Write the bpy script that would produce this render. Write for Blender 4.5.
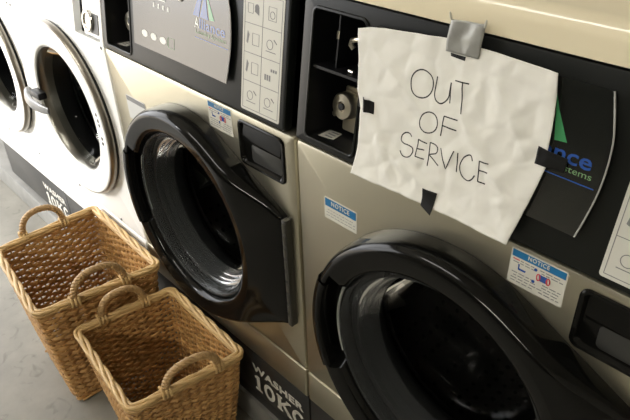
import bpy, bmesh, math, random
from mathutils import Vector, Matrix, noise

for o in list(bpy.data.objects):
    bpy.data.objects.remove(o, do_unlink=True)
SC = bpy.context.scene
COL = SC.collection

# ------------------------------------------------------------------ camera
FL = 1.46                                   # camera height above the floor
cam_d = bpy.data.cameras.new('camera')
cam = bpy.data.objects.new('camera', cam_d)
COL.objects.link(cam)
RW = Matrix(((0.67528234, 0.38332512, -0.63012349), (0.7374644, -0.36461994, 0.56850555), (-0.01183313, -0.8485954, -0.52891004)))
wv = Vector((-0.0301, -0.0078, -0.0103))
RR = Matrix.Rotation(wv.length, 3, wv.normalized()) @ RW
right, down, fwd = RR.col[0], RR.col[1], RR.col[2]
M3 = Matrix((right, -down, -fwd)).transposed()
cam.matrix_world = Matrix.Translation((0.7438, -0.6287, FL)) @ M3.to_4x4()
cam_d.sensor_width = 36.0
cam_d.lens = 36.0 * 631.5 / 630.0
cam_d.clip_start = 0.02
SC.camera = cam

# ------------------------------------------------------------------ world, light, exposure
SC.view_settings.view_transform = 'Standard'
SC.view_settings.look = 'None'
SC.view_settings.exposure = 0.08
SC.view_settings.gamma = 1.0
SC.view_settings.use_curve_mapping = False

world = bpy.data.worlds.new('overcast_sky')
SC.world = world
world.use_nodes = True
bg = world.node_tree.nodes['Background']
bg.inputs[0].default_value = (0.96, 0.97, 1.0, 1)
bg.inputs[1].default_value = 4.2


def area_light(name, loc, target, sx, sy, power, color):
    d = bpy.data.lights.new(name, 'AREA')
    d.shape = 'RECTANGLE'
    d.size, d.size_y = sx, sy
    d.energy = power
    d.color = color
    o = bpy.data.objects.new(name, d)
    COL.objects.link(o)
    o.location = loc
    v = Vector(target) - Vector(loc)
    o.rotation_euler = v.to_track_quat('-Z', 'Y').to_euler()
    return o


# daylight through the glazed shop front at the far left end of the row
area_light('shop_front_daylight', (-2.87, -1.35, 1.75), (0, -1.35, 1.0), 2.5, 1.5, 24, (1.0, 0.985, 0.95))
# low hazy sun through the same glazing; it only reaches the left end of the row
sun_d = bpy.data.lights.new('hazy_sun', 'SUN')
sun_d.energy = 6.5
sun_d.angle = math.radians(18)
sun_d.color = (1.0, 0.985, 0.96)
sun = bpy.data.objects.new('hazy_sun', sun_d)
COL.objects.link(sun)
sun.location = (-6, -5, 4)
sun.rotation_euler = Vector((0.55, 0.75, -0.37)).to_track_quat('-Z', 'Y').to_euler()


# ------------------------------------------------------------------ materials
MATS = {}


def mat(name, col, rough=0.5, metal=0.0, spec=0.5, coat=0.0, coat_rough=0.05, var=None, island=None, brushed=False, emit=None, scale=8.0):
    if name in MATS:
        return MATS[name]
    m = bpy.data.materials.new(name)
    m.use_nodes = True
    nt = m.node_tree
    b = nt.nodes['Principled BSDF']
    b.inputs['Base Color'].default_value = (*col, 1)
    b.inputs['Roughness'].default_value = rough
    b.inputs['Metallic'].default_value = metal
    b.inputs['Specular IOR Level'].default_value = spec
    b.inputs['Coat Weight'].default_value = coat
    b.inputs['Coat Roughness'].default_value = coat_rough
    if emit:
        b.inputs['Emission Color'].default_value = (*emit[0], 1)
        b.inputs['Emission Strength'].default_value = emit[1]
    if var:
        tc = nt.nodes.new('ShaderNodeTexCoord')
        n = nt.nodes.new('ShaderNodeTexNoise')
        n.inputs['Scale'].default_value = scale
        n.inputs['Detail'].default_value = 6
        nt.links.new(tc.outputs['Object'], n.inputs['Vector'])
        r = nt.nodes.new('ShaderNodeValToRGB')
        r.color_ramp.elements[0].position = 0.3
        r.color_ramp.elements[1].position = 0.7
        r.color_ramp.elements[0].color = (*col, 1)
        r.color_ramp.elements[1].color = (*var, 1)
        nt.links.new(n.outputs['Fac'], r.inputs['Fac'])
        nt.links.new(r.outputs['Color'], b.inputs['Base Color'])
    if island:
        g = nt.nodes.new('ShaderNodeNewGeometry')
        r = nt.nodes.new('ShaderNodeValToRGB')
        r.color_ramp.elements[0].color = (*col, 1)
        r.color_ramp.elements[1].color = (*island, 1)
        nt.links.new(g.outputs['Random Per Island'], r.inputs['Fac'])
        tc = nt.nodes.new('ShaderNodeTexCoord')
        n = nt.nodes.new('ShaderNodeTexNoise')
        n.inputs['Scale'].default_value = 28
        n.inputs['Detail'].default_value = 4
        nt.links.new(tc.outputs['Object'], n.inputs['Vector'])
        mx = nt.nodes.new('ShaderNodeMix')
        mx.data_type = 'RGBA'
        mx.blend_type = 'MULTIPLY'
        mx.inputs['Factor'].default_value = 0.55
        r2 = nt.nodes.new('ShaderNodeValToRGB')
        r2.color_ramp.elements[0].position = 0.3
        r2.color_ramp.elements[0].color = (0.55, 0.5, 0.42, 1)
        r2.color_ramp.elements[1].position = 0.65
        r2.color_ramp.elements[1].color = (1, 1, 1, 1)
        nt.links.new(n.outputs['Fac'], r2.inputs['Fac'])
        nt.links.new(r.outputs['Color'], mx.inputs['A'])
        nt.links.new(r2.outputs['Color'], mx.inputs['B'])
        nt.links.new(mx.outputs['Result'], b.inputs['Base Color'])
    if brushed:
        tc = nt.nodes.new('ShaderNodeTexCoord')
        mp = nt.nodes.new('ShaderNodeMapping')
        mp.inputs['Scale'].default_value = (420, 420, 5)
        n = nt.nodes.new('ShaderNodeTexNoise')
        n.inputs['Scale'].default_value = 1.0
        n.inputs['Detail'].default_value = 3
        nt.links.new(tc.outputs['Object'], mp.inputs['Vector'])
        nt.links.new(mp.outputs['Vector'], n.inputs['Vector'])
        mr = nt.nodes.new('ShaderNodeMapRange')
        mr.inputs['To Min'].default_value = rough - 0.06
        mr.inputs['To Max'].default_value = rough + 0.08
        nt.links.new(n.outputs['Fac'], mr.inputs['Value'])
        nt.links.new(mr.outputs['Result'], b.inputs['Roughness'])
        bp = nt.nodes.new('ShaderNodeBump')
        bp.inputs['Strength'].default_value = 0.06
        bp.inputs['Distance'].default_value = 0.001
        nt.links.new(n.outputs['Fac'], bp.inputs['Height'])
        nt.links.new(bp.outputs['Normal'], b.inputs['Normal'])
    MATS[name] = m
    return m


def glass_mat(name, tint, rough=0.02, fres=0.12):
    m = bpy.data.materials.new(name)
    m.use_nodes = True
    nt = m.node_tree
    nt.nodes.remove(nt.nodes['Principled BSDF'])
    out = nt.nodes['Material Output']
    t = nt.nodes.new('ShaderNodeBsdfTransparent')
    t.inputs[0].default_value = (*tint, 1)
    g = nt.nodes.new('ShaderNodeBsdfGlossy')
    g.inputs['Roughness'].default_value = rough
    g.inputs['Color'].default_value = (1, 1, 1, 1)
    f = nt.nodes.new('ShaderNodeLayerWeight')
    f.inputs['Blend'].default_value = fres
    mx = nt.nodes.new('ShaderNodeMixShader')
    nt.links.new(f.outputs['Fresnel'], mx.inputs[0])
    nt.links.new(t.outputs[0], mx.inputs[1])
    nt.links.new(g.outputs[0], mx.inputs[2])
    nt.links.new(mx.outputs[0], out.inputs['Surface'])
    return m


STEEL = mat('brushed_champagne_steel', (0.55, 0.517, 0.405), 0.36, 1.0, brushed=True)
LID = mat('champagne_painted_lid', (0.76, 0.68, 0.49), 0.19, 0.0, coat=.6, coat_rough=.16, var=(0.78, 0.70, 0.505))
SIDE = mat('shade_black_side_panel', (0.016, 0.016, 0.015), 0.6, spec=.2)  # cabinet sides coloured near black so the gap between washers looks shaded
WHITE = mat('white_enamel', (0.86, 0.86, 0.835), 0.25, spec=0.5)
BLACK = mat('black_console_plastic', (0.005, 0.006, 0.005), 0.36, spec=0.34)
GLOSSBLACK = mat('glossy_black_door_plastic', (0.004, 0.004, 0.0035), 0.12, spec=0.20)
POCKET = mat('black_moulded_pocket', (0.004, 0.004, 0.004), 0.30, spec=.3)
COMPART = mat('black_painted_compartment', (0.007, 0.007, 0.008), 0.40, spec=.35)
KICK = mat('black_kick_panel_paint', (0.014, 0.014, 0.014), 0.30, var=(0.022, 0.021, 0.020))
RUBBER = mat('dark_grey_rubber', (0.010, 0.010, 0.010), 0.45, spec=.3)
DRUM = mat('drum_steel', (0.085, 0.08, 0.07), 0.35, 0.9)
CHROME = mat('chrome', (0.62, 0.60, 0.56), 0.14, 1.0)
BRASSY = mat('lock_nickel', (0.60, 0.56, 0.46), 0.28, 1.0)
GREYPL = mat('grey_handle_plastic', (0.16, 0.16, 0.155), 0.3)
PLEX = mat('glossy_plastic_overlay', (0.005, 0.006, 0.005), 0.20, spec=0.9, coat=0.6, coat_rough=0.12)
EDGE = mat('clear_plastic_edge', (0.42, 0.42, 0.40), 0.2)
LABELW = mat('white_label_film', (0.58, 0.565, 0.49), 0.35)
LABELG = mat('silver_grey_label_film', (0.58, 0.57, 0.51), 0.34)
FADED = mat('faded_grey_label_film', (0.56, 0.56, 0.54), 0.35)
INK = mat('dark_ink', (0.035, 0.035, 0.038), 0.5)
GREYINK = mat('grey_ink', (0.20, 0.20, 0.20), 0.5)
BLUE = mat('notice_blue_ink', (0.010, 0.14, 0.32), 0.4)
LOGOBLUE = mat('logo_blue_ink', (0.022, 0.075, 0.30), 0.20, spec=0.9, coat=0.6, coat_rough=0.12)
LOGOGREEN = mat('logo_green_ink', (0.06, 0.30, 0.12), 0.20, spec=0.9, coat=0.6, coat_rough=0.12)
LOGOLIGHT = mat('logo_pale_ink', (0.62, 0.64, 0.58), 0.20, spec=0.9, coat=0.6, coat_rough=0.12)
TEALINK = mat('logo_pale_green_ink', (0.16, 0.28, 0.14), 0.20, spec=0.9, coat=0.6, coat_rough=0.12)
RED = mat('red_ink', (0.60, 0.04, 0.06), 0.4)
TEXTW = mat('kick_lettering_white', (0.62, 0.60, 0.54), 0.5, var=(0.45, 0.43, 0.38), scale=60)
PAPER = mat('white_paper', (0.74, 0.725, 0.665), 0.75, spec=0.25)
MARKER = mat('black_marker_ink', (0.012, 0.011, 0.011), 0.6)
BLACKTAPE = mat('black_duct_tape', (0.006, 0.006, 0.006), 0.45, spec=.25)
SILVERTAPE = mat('silver_duct_tape', (0.27, 0.27, 0.25), 0.38, 0.2, var=(0.36, 0.36, 0.335), scale=50)
WICKER = mat('honey_wicker', (0.37, 0.192, 0.064), 0.46, island=(0.60, 0.36, 0.140))
WICKERL = mat('pale_wicker_rim', (0.50, 0.315, 0.125), 0.45, island=(0.68, 0.47, 0.215))
WICKERH = mat('tan_wicker_handle', (0.33, 0.195, 0.080), 0.48, island=(0.50, 0.325, 0.145))
GLASS = glass_mat('door_glass', (0.74, 0.76, 0.76), 0.03, 0.10)
PLASTICBOWL = glass_mat('clear_plastic_bowl_rim', (0.72, 0.74, 0.74), 0.22, 0.16)
_nt = PLASTICBOWL.node_tree
_d = _nt.nodes.new('ShaderNodeBsdfDiffuse')
_d.inputs[0].default_value = (0.50, 0.52, 0.52, 1)
_m = _nt.nodes.new('ShaderNodeMixShader')
_m.inputs[0].default_value = 0.05
_o = _nt.nodes['Material Output']
_src = _o.inputs['Surface'].links[0].from_socket
_nt.links.new(_src, _m.inputs[1])
_nt.links.new(_d.outputs[0], _m.inputs[2])
_nt.links.new(_m.outputs[0], _o.inputs['Surface'])


def floor_mat():
    m = bpy.data.materials.new('polished_concrete')
    m.use_nodes = True
    nt = m.node_tree
    b = nt.nodes['Principled BSDF']
    b.inputs['Specular IOR Level'].default_value = 0.35
    tc = nt.nodes.new('ShaderNodeTexCoord')
    n1 = nt.nodes.new('ShaderNodeTexNoise')
    n1.inputs['Scale'].default_value = 5.0
    n1.inputs['Detail'].default_value = 8
    n1.inputs['Roughness'].default_value = 0.62
    nt.links.new(tc.outputs['Object'], n1.inputs['Vector'])
    r = nt.nodes.new('ShaderNodeValToRGB')
    r.color_ramp.elements[0].position = 0.30
    r.color_ramp.elements[0].color = (0.165, 0.155, 0.131, 1)
    r.color_ramp.elements[1].position = 0.72
    r.color_ramp.elements[1].color = (0.260, 0.246, 0.208, 1)
    nt.links.new(n1.outputs['Fac'], r.inputs['Fac'])
    n2 = nt.nodes.new('ShaderNodeTexNoise')
    n2.inputs['Scale'].default_value = 16
    n2.inputs['Detail'].default_value = 5
    n2.inputs['Distortion'].default_value = 1.4
    nt.links.new(tc.outputs['Object'], n2.inputs['Vector'])
    r2 = nt.nodes.new('ShaderNodeValToRGB')
    r2.color_ramp.elements[0].position = 0.60
    r2.color_ramp.elements[0].color = (1, 1, 1, 1)
    r2.color_ramp.elements[1].position = 0.72
    r2.color_ramp.elements[1].color = (0.72, 0.71, 0.69, 1)
    nt.links.new(n2.outputs['Fac'], r2.inputs['Fac'])
    mx = nt.nodes.new('ShaderNodeMix')
    mx.data_type = 'RGBA'
    mx.blend_type = 'MULTIPLY'
    mx.inputs['Factor'].default_value = 1.0
    nt.links.new(r.outputs['Color'], mx.inputs['A'])
    nt.links.new(r2.outputs['Color'], mx.inputs['B'])
    nt.links.new(mx.outputs['Result'], b.inputs['Base Color'])
    mr = nt.nodes.new('ShaderNodeMapRange')
    mr.inputs['To Min'].default_value = 0.38
    mr.inputs['To Max'].default_value = 0.56
    nt.links.new(n1.outputs['Fac'], mr.inputs['Value'])
    nt.links.new(mr.outputs['Result'], b.inputs['Roughness'])
    return m


FLOORM = floor_mat()
WALLM = mat('painted_wall', (0.46, 0.43, 0.37), 0.8, var=(0.49, 0.46, 0.395), scale=2)
DARKWALL = mat('dark_reflection_wall', (0.020, 0.019, 0.018), 0.7, var=(0.026, 0.024, 0.022), scale=3)  # unseen wall coloured near black to keep reflections in the washer fronts dark
CEILM = mat('white_ceiling_paint', (0.62, 0.60, 0.55), 0.9, var=(0.65, 0.63, 0.58), scale=2)
PLINTHM = mat('concrete_plinth', (0.13, 0.127, 0.115), 0.6, var=(0.18, 0.176, 0.16), scale=14)
ALU = mat('aluminium_frame', (0.45, 0.45, 0.44), 0.35, 0.9)


# ------------------------------------------------------------------ mesh helpers
def new_obj(name, bm, m, parent=None, smooth=True, angle=40, matrix=None):
    me = bpy.data.meshes.new(name)
    bmesh.ops.recalc_face_normals(bm, faces=bm.faces[:])
    bm.to_mesh(me)
    bm.free()
    o = bpy.data.objects.new(name, me)
    COL.objects.link(o)
    me.materials.append(m)
    if smooth:
        for p in me.polygons:
            p.use_smooth = True
        me.set_sharp_from_angle(angle=math.radians(angle))
    if parent:
        o.parent = parent
    if matrix is not None:
        o.matrix_local = matrix
    return o


def thing(name, label, cat, loc, rz=0, group=None):
    o = bpy.data.objects.new(name, None)
    o.empty_display_size = 0.1
    COL.objects.link(o)
    o.location = loc
    o.rotation_euler = (0, 0, rz)
    tag(o, label, cat, group)
    return o


def tag(o, label, cat, group=None):
    o['label'] = label
    o['category'] = cat
    if group:
        o['group'] = group
    return o


def structure(o):
    o['kind'] = 'structure'
    return o


def add_box(bm, lo, hi, f=None, bev=0.0, seg=2):
    vs = []
    for z in (lo[2], hi[2]):
        for y in (lo[1], hi[1]):
            for x in (lo[0], hi[0]):
                p = (x, y, z)
                vs.append(bm.verts.new(p))
    idx = [(0, 2, 3, 1), (4, 5, 7, 6), (0, 1, 5, 4), (2, 6, 7, 3), (0, 4, 6, 2), (1, 3, 7, 5)]
    fs = [bm.faces.new([vs[i] for i in q]) for q in idx]
    if bev:
        es = list({e for fc in fs for e in fc.edges})
        r = bmesh.ops.bevel(bm, geom=es, offset=bev, segments=seg, affect='EDGES', profile=0.5)
        vs = list({v for fc in r['faces'] for v in fc.verts} | {v for v in vs if v.is_valid})
    if f:
        for v in vs:
            v.co = f(*v.co)
    return vs


def add_tube(bm, pts, r, n=8, closed=False, flat=None, cap=True):
    """tube along pts; r a number or one per point; flat=(normal, ratio) squashes it"""
    pts = [Vector(p) for p in pts]
    N = len(pts)
    rings = []
    up = None
    for i, p in enumerate(pts):
        a = pts[(i - 1) % N] if (closed or i > 0) else pts[i]
        b = pts[(i + 1) % N] if (closed or i < N - 1) else pts[i]
        t = (b - a)
        t = t.normalized() if t.length > 1e-9 else Vector((0, 0, 1))
        if up is None:
            up = Vector((0, 0, 1)) if abs(t.z) < 0.9 else Vector((1, 0, 0))
        u = up - t * up.dot(t)
        if u.length < 1e-6:
            u = t.orthogonal()
        u.normalize()
        up = u
        w = t.cross(u)
        rr = r[i] if hasattr(r, '__len__') else r
        ring = []
        for k in range(n):
            ang = 2 * math.pi * k / n
            off = (u * math.cos(ang) + w * math.sin(ang)) * rr
            if flat:
                off -= flat[0] * off.dot(flat[0]) * (1 - flat[1])
            ring.append(bm.verts.new(p + off))
        rings.append(ring)
    M = N if closed else N - 1
    for i in range(M):
        a, b = rings[i], rings[(i + 1) % N]
        for k in range(n):
            bm.faces.new((a[k], a[(k + 1) % n], b[(k + 1) % n], b[k]))
    if cap and not closed:
        bm.faces.new(list(reversed(rings[0])))
        bm.faces.new(rings[-1])


def add_loops(bm, loops, close_first=False, close_last=False, cyclic=True):
    vl = [[bm.verts.new(p) for p in l] for l in loops]
    n = len(vl[0])
    for a, b in zip(vl, vl[1:]):
        for k in range(n if cyclic else n - 1):
            try:
                bm.faces.new((a[k], a[(k + 1) % n], b[(k + 1) % n], b[k]))
            except ValueError:
                pass
    if close_first:
        bm.faces.new(list(reversed(vl[0])))
    if close_last:
        bm.faces.new(vl[-1])
    return vl


def rrect(x0, z0, x1, z1, r, n=6):
    """rounded rectangle outline, counter clockwise"""
    out = []
    for cx, cz, a0 in ((x1 - r, z1 - r, 0), (x0 + r, z1 - r, 90), (x0 + r, z0 + r, 180), (x1 - r, z0 + r, 270)):
        for i in range(n + 1):
            a = math.radians(a0 + 90 * i / n)
            out.append((cx + r * math.cos(a), cz + r * math.sin(a)))
    return out


def circle(cx, cz, r, n=96):
    return [(cx + r * math.cos(2 * math.pi * i / n), cz + r * math.sin(2 * math.pi * i / n)) for i in range(n)]


def plate(bm, rect, holes, f, thick=0.02, r=0.010, cham=0.006, hole_depth=None):
    """front plate with rounded edge and holes; f(u, v, w) maps to 3D, w towards the viewer"""
    x0, z0, x1, z1 = rect
    outer_l = [
        (rrect(x0, z0, x1, z1, r), -thick),
        (rrect(x0, z0, x1, z1, r), -cham),
        (rrect(x0 + cham * .3, z0 + cham * .3, x1 - cham * .3, z1 - cham * .3, r), -cham * .3),
        (rrect(x0 + cham, z0 + cham, x1 - cham, z1 - cham, r), 0),
    ]
    vl = add_loops(bm, [[f(u, v, w) for u, v in l] for l, w in outer_l])
    edges = []
    ring = vl[-1]
    for i in range(len(ring)):
        e = bm.edges.get((ring[i], ring[(i + 1) % len(ring)]))
        edges.append(e)
    for h in holes:
        hv = add_loops(bm, [[f(u, v, 0) for u, v in h], [f(u, v, -(hole_depth or thick)) for u, v in h]])
        for i in range(len(hv[0])):
            edges.append(bm.edges.get((hv[0][i], hv[0][(i + 1) % len(hv[0])])))
    bmesh.ops.triangle_fill(bm, use_beauty=True, use_dissolve=False, edges=edges)


def flat_poly(bm, pts, f, w0, w1):
    """thin prism of outline pts between w0 (back) and w1 (front)"""
    a = [bm.verts.new(f(u, v, w0)) for u, v in pts]
    b = [bm.verts.new(f(u, v, w1)) for u, v in pts]
    n = len(pts)
    bm.faces.new(b)
    bm.faces.new(list(reversed(a)))
    for i in range(n):
        bm.faces.new((a[i], a[(i + 1) % n], b[(i + 1) % n], b[i]))


def stroke(bm, pts, wd, f, w0, w1):
    """flat ribbon stroke of width wd through pts"""
    n = len(pts)
    L, Rr = [], []
    for i in range(n):
        a = pts[max(i - 1, 0)]
        b = pts[min(i + 1, n - 1)]
        dx, dz = b[0] - a[0], b[1] - a[1]
        l = math.hypot(dx, dz) or 1
        nx, nz = -dz / l * wd / 2, dx / l * wd / 2
        L.append((pts[i][0] + nx, pts[i][1] + nz))
        Rr.append((pts[i][0] - nx, pts[i][1] - nz))
    rows = []
    for (p, q) in zip(L, Rr):
        rows.append([bm.verts.new(f(p[0], p[1], w0)), bm.verts.new(f(p[0], p[1], w1)), bm.verts.new(f(q[0], q[1], w1)), bm.verts.new(f(q[0], q[1], w0))])
    for a, b in zip(rows, rows[1:]):
        for k in range(4):
            bm.faces.new((a[k], a[(k + 1) % 4], b[(k + 1) % 4], b[k]))
    bm.faces.new(rows[0])
    bm.faces.new(list(reversed(rows[-1])))


def text_bm(s, f, x0, z0, wd, ht, w0=0.0, depth=0.0008, bold=0.0, space=1.0):
    """built-in font text fitted into a box and mapped by f"""
    c = bpy.data.curves.new('t', 'FONT')
    c.body = s
    c.size = 1.0
    c.offset = bold
    c.space_character = space
    c.extrude = 0.5
    c.resolution_u = 3
    o = bpy.data.objects.new('t', c)
    COL.objects.link(o)
    dg = bpy.context.evaluated_depsgraph_get()
    me = bpy.data.meshes.new_from_object(o.evaluated_get(dg))
    xs = [v.co.x for v in me.vertices]
    ys = [v.co.y for v in me.vertices]
    sx = wd / (max(xs) - min(xs))
    sy = ht / (max(ys) - min(ys))
    mx, my = min(xs), min(ys)
    for v in me.vertices:
        w = w0 + depth if v.co.z > 0 else w0
        v.co = f(x0 + (v.co.x - mx) * sx, z0 + (v.co.y - my) * sy, w)
    bm = bmesh.new()
    bm.from_mesh(me)
    bpy.data.objects.remove(o)
    bpy.data.curves.remove(c)
    bpy.data.meshes.remove(me)
    return bm


def merge(bm, other):
    me = bpy.data.meshes.new('tmp')
    other.to_mesh(me)
    other.free()
    bm.from_mesh(me)
    bpy.data.meshes.remove(me)


# ------------------------------------------------------------------ room
def room_box(name, lo, hi, m):
    bm = bmesh.new()
    add_box(bm, lo, hi)
    return structure(new_obj(name, bm, m, smooth=False))


room_box('floor', (-2.85, -5.2, -0.10), (3.2, 0.9, 0.0), FLOORM)
room_box('ceiling', (-2.85, -5.2, 2.8), (3.2, 0.9, 2.9), CEILM)
room_box('wall_back', (-2.85, 0.78, 0), (3.2, 0.9, 2.8), WALLM)
room_box('wall_front', (-2.85, -5.2, 0), (3.2, -5.08, 2.8), DARKWALL)
room_box('wall_right', (3.08, -5.08, 0), (3.2, 0.78, 2.8), WALLM)
bm = bmesh.new()
add_box(bm, (-2.85, -5.08, 2.55), (-2.73, 0.78, 2.8))
add_box(bm, (-2.85, -5.08, 0), (-2.73, -2.7, 2.55))
add_box(bm, (-2.85, 0.1, 0), (-2.73, 0.78, 2.55))
structure(new_obj('wall_left', bm, WALLM, smooth=False))
bm = bmesh.new()
for y in (-2.7, -1.3, 0.05):
    add_box(bm, (-2.83, y, 0.0), (-2.75, y + 0.05, 2.55))
add_box(bm, (-2.83, -2.7, 2.5), (-2.75, 0.1, 2.55))
structure(new_obj('window_1', bm, ALU, smooth=False))
room_box('trim_2', (-12.0, -9.0, -0.14), (-2.85, 6.0, -0.04), mat('pale_pavement', (.60, .53, .43), .8, var=(.64, .57, .47), scale=2))
# low concrete plinth the machines stand on
bm = bmesh.new()
add_box(bm, (-2.60, 0.0, 0.0), (0.72, 0.62, 0.095), bev=0.006)
structure(new_obj('trim_1', bm, PLINTHM))

# fluorescent ceiling fittings
FIX = mat('fitting_white_metal', (0.7, 0.7, 0.68), 0.4)
TUBE = mat('fluorescent_diffuser', (0.8, 0.8, 0.75), 0.5, emit=((1.0, 0.95, 0.82), 80.0))
TUBE2 = mat('cool_fluorescent_diffuser', (0.8, 0.8, 0.78), 0.5, emit=((1.0, 0.97, 0.90), 12.0))
fits = [((1.0, -3.7), 'ceiling light across the aisle from the out of order washer'), ((-0.6, -1.05), 'ceiling light above the aisle close to the washers')]
for (x, y), lb in fits:
    t = thing('ceiling_light', ('long warm ' if x > 0 else 'long bright ') + lb, 'lamp', (x, y, 2.8))
    bm = bmesh.new()
    add_box(bm, (-0.62, -0.16, -0.05), (0.62, 0.16, 0.0), bev=0.006)
    new_obj('housing', bm, FIX, t)
    bm = bmesh.new()
    add_box(bm, (-0.60, -0.14, -0.075), (0.60, 0.14, -0.05), bev=0.01)
    new_obj('diffuser', bm, TUBE if x > 0 else TUBE2, t)

# ------------------------------------------------------------------ washers
TILT = math.radians(8.5)
ZC = 0.9675                                   # console bottom edge


def F(u, v, w=0.0):                           # front face: u right, v up, w towards viewer
    return Vector((u, -w, v))


def K(u, v, w=0.0):                           # console plane
    return Vector((u, v * math.sin(TILT) - w * math.cos(TILT), ZC + v * math.cos(TILT) + w * math.sin(TILT)))


CH = 0.245


def hull_dir(th, r, hx, hz):
    """polar radius of the hull of a circle and two hinge corners"""
    th = (th + math.pi) % (2 * math.pi) - math.pi
    a = abs(th)
    D = math.hypot(hx, hz)
    ac = math.atan2(hz, hx)
    if D <= r:
        return r
    at = ac + math.acos(r / D)
    if a >= at:
        return r
    if a <= ac:
        return hx / math.cos(a)
    # line tangent to circle at angle at
    return r / math.cos(at - a)


def lid_part(parent, W, m, z0, y0, name='lid'):
    prof = [(y0, z0), (y0, z0 + 0.022), (y0 + 0.003, z0 + 0.033), (y0 + 0.010, z0 + 0.041), (y0 + 0.021, z0 + 0.045), (y0 + 0.05, z0 + 0.048),
            (y0 + 0.056, z0 + 0.0515), (y0 + 0.065, z0 + 0.0525), (y0 + 0.55, z0 + 0.060), (y0 + 0.565, z0 + 0.050), (y0 + 0.565, z0)]
    bm = bmesh.new()
    loops = []
    for x, ins in ((0.002, 0.004), (0.006, 0.0), (W - 0.006, 0.0), (W - 0.002, 0.004)):
        loops.append([Vector((x, y + (ins if y < 0.3 else -ins), z - (ins if z > z0 + .03 else 0))) for y, z in prof])
    add_loops(bm, loops, True, True)
    return new_obj(name, bm, m, parent, angle=35)


def notice(parent, u0, v0, u1, v1, kind):
    wd, ht = u1 - u0, v1 - v0
    bm = bmesh.new()
    flat_poly(bm, rrect(u0, v0, u1, v1, 0.002, 3), F, 0.0, 0.0006)
    lab = new_obj('notice_sticker', bm, FADED if kind == 'faded' else LABELW, parent, smooth=False)
    lab['label'] = {'faded': 'faded pale notice sticker with a grey header', 'small': 'small notice sticker with a blue header',
                    'big': 'white notice sticker with a blue header and pictograms'}[kind]
    hh = 0.40 * ht if kind == 'small' else (0.22 * ht)
    bm = bmesh.new()
    flat_poly(bm, [(u0 + .002, v1 - hh), (u1 - .002, v1 - hh), (u1 - .002, v1 - .002), (u0 + .002, v1 - .002)], F, 0.0006, 0.0009)
    new_obj('header', bm, GREYINK if kind == 'faded' else BLUE, lab, smooth=False)
    if kind == 'faded':
        return
    bm = text_bm('NOTICE', F, u0 + wd * (.22 if kind == 'small' else .31), v1 - hh * .76, wd * (.56 if kind == 'small' else .38), hh * .52, 0.0009, 0.0003, bold=0.02, space=1.15)
    new_obj('header_lettering', bm, LABELW, lab, smooth=False)
    bm = bmesh.new()
    rnd = random.Random(4)
    rows = [0.44, 0.30, 0.16] if kind == 'small' else [0.70, 0.63, 0.34, 0.26, 0.18, 0.10]
    for k, rr in enumerate(rows):
        v = v0 + ht * rr
        u = u0 + wd * (.06 if k % 3 else .10)
        while u < u1 - wd * .1:
            l = wd * rnd.uniform(.05, .12)
            if not (kind == 'big' and abs(u - (u0 + wd * .5)) < wd * .04):
                add_box(bm, (u, -0.0009, v), (min(u + l, u1 - wd * .05), -0.0006, v + ht * .022))
            u += l + wd * .025
    new_obj('small_print', bm, GREYINK, lab, smooth=False)
    if kind == 'big':
        bm = bmesh.new()
        u, v = u0 + wd * .17, v0 + ht * .45
        flat_poly(bm, [(u, v), (u + wd * .13, v), (u + wd * .14, v + ht * .05), (u - .001, v + ht * .05)], F, .0006, .0009)
        flat_poly(bm, [(u, v), (u + .0012, v), (u + .0012, v + ht * .16), (u - .001, v + ht * .16)], F, .0006, .0009)
        new_obj('pictogram', bm, LOGOBLUE, lab, smooth=False)
        bm = bmesh.new()
        u = u0 + wd * .56
        flat_poly(bm, [(u, v - ht * .02), (u + wd * .13, v - ht * .02), (u + wd * .12, v + ht * .15), (u - wd * .03, v + ht * .15)], F, .0006, .0009)
        new_obj('pictogram', bm, LOGOBLUE, lab, smooth=False)
        for q in ((.46, .335), (.47, .675)):
            bm = bmesh.new()
            flat_poly(bm, circle(u0 + wd * q[0], v0 + ht * q[1], wd * .03, 10), F, .0006, .0010)
            new_obj('pictogram', bm, LOGOBLUE, lab, smooth=False)
        bm = bmesh.new()
        for cu in (u - wd * .025, u + wd * .15):
            add_tube(bm, [F(cu + wd * .03 * math.cos(a), v + ht * .06 + ht * .09 * math.sin(a), .0009) for a in [2 * math.pi * i / 14 for i in range(14)]], 0.0008, 5, True)
        new_obj('warning_mark', bm, RED, lab, smooth=False)
        bm = bmesh.new()
        add_box(bm, (u0 + wd * .05, -0.001, v0 + ht * .705), (u0 + wd * .17, -0.0006, v0 + ht * .73))
        new_obj('warning_print', bm, RED, lab, smooth=False)


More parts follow.
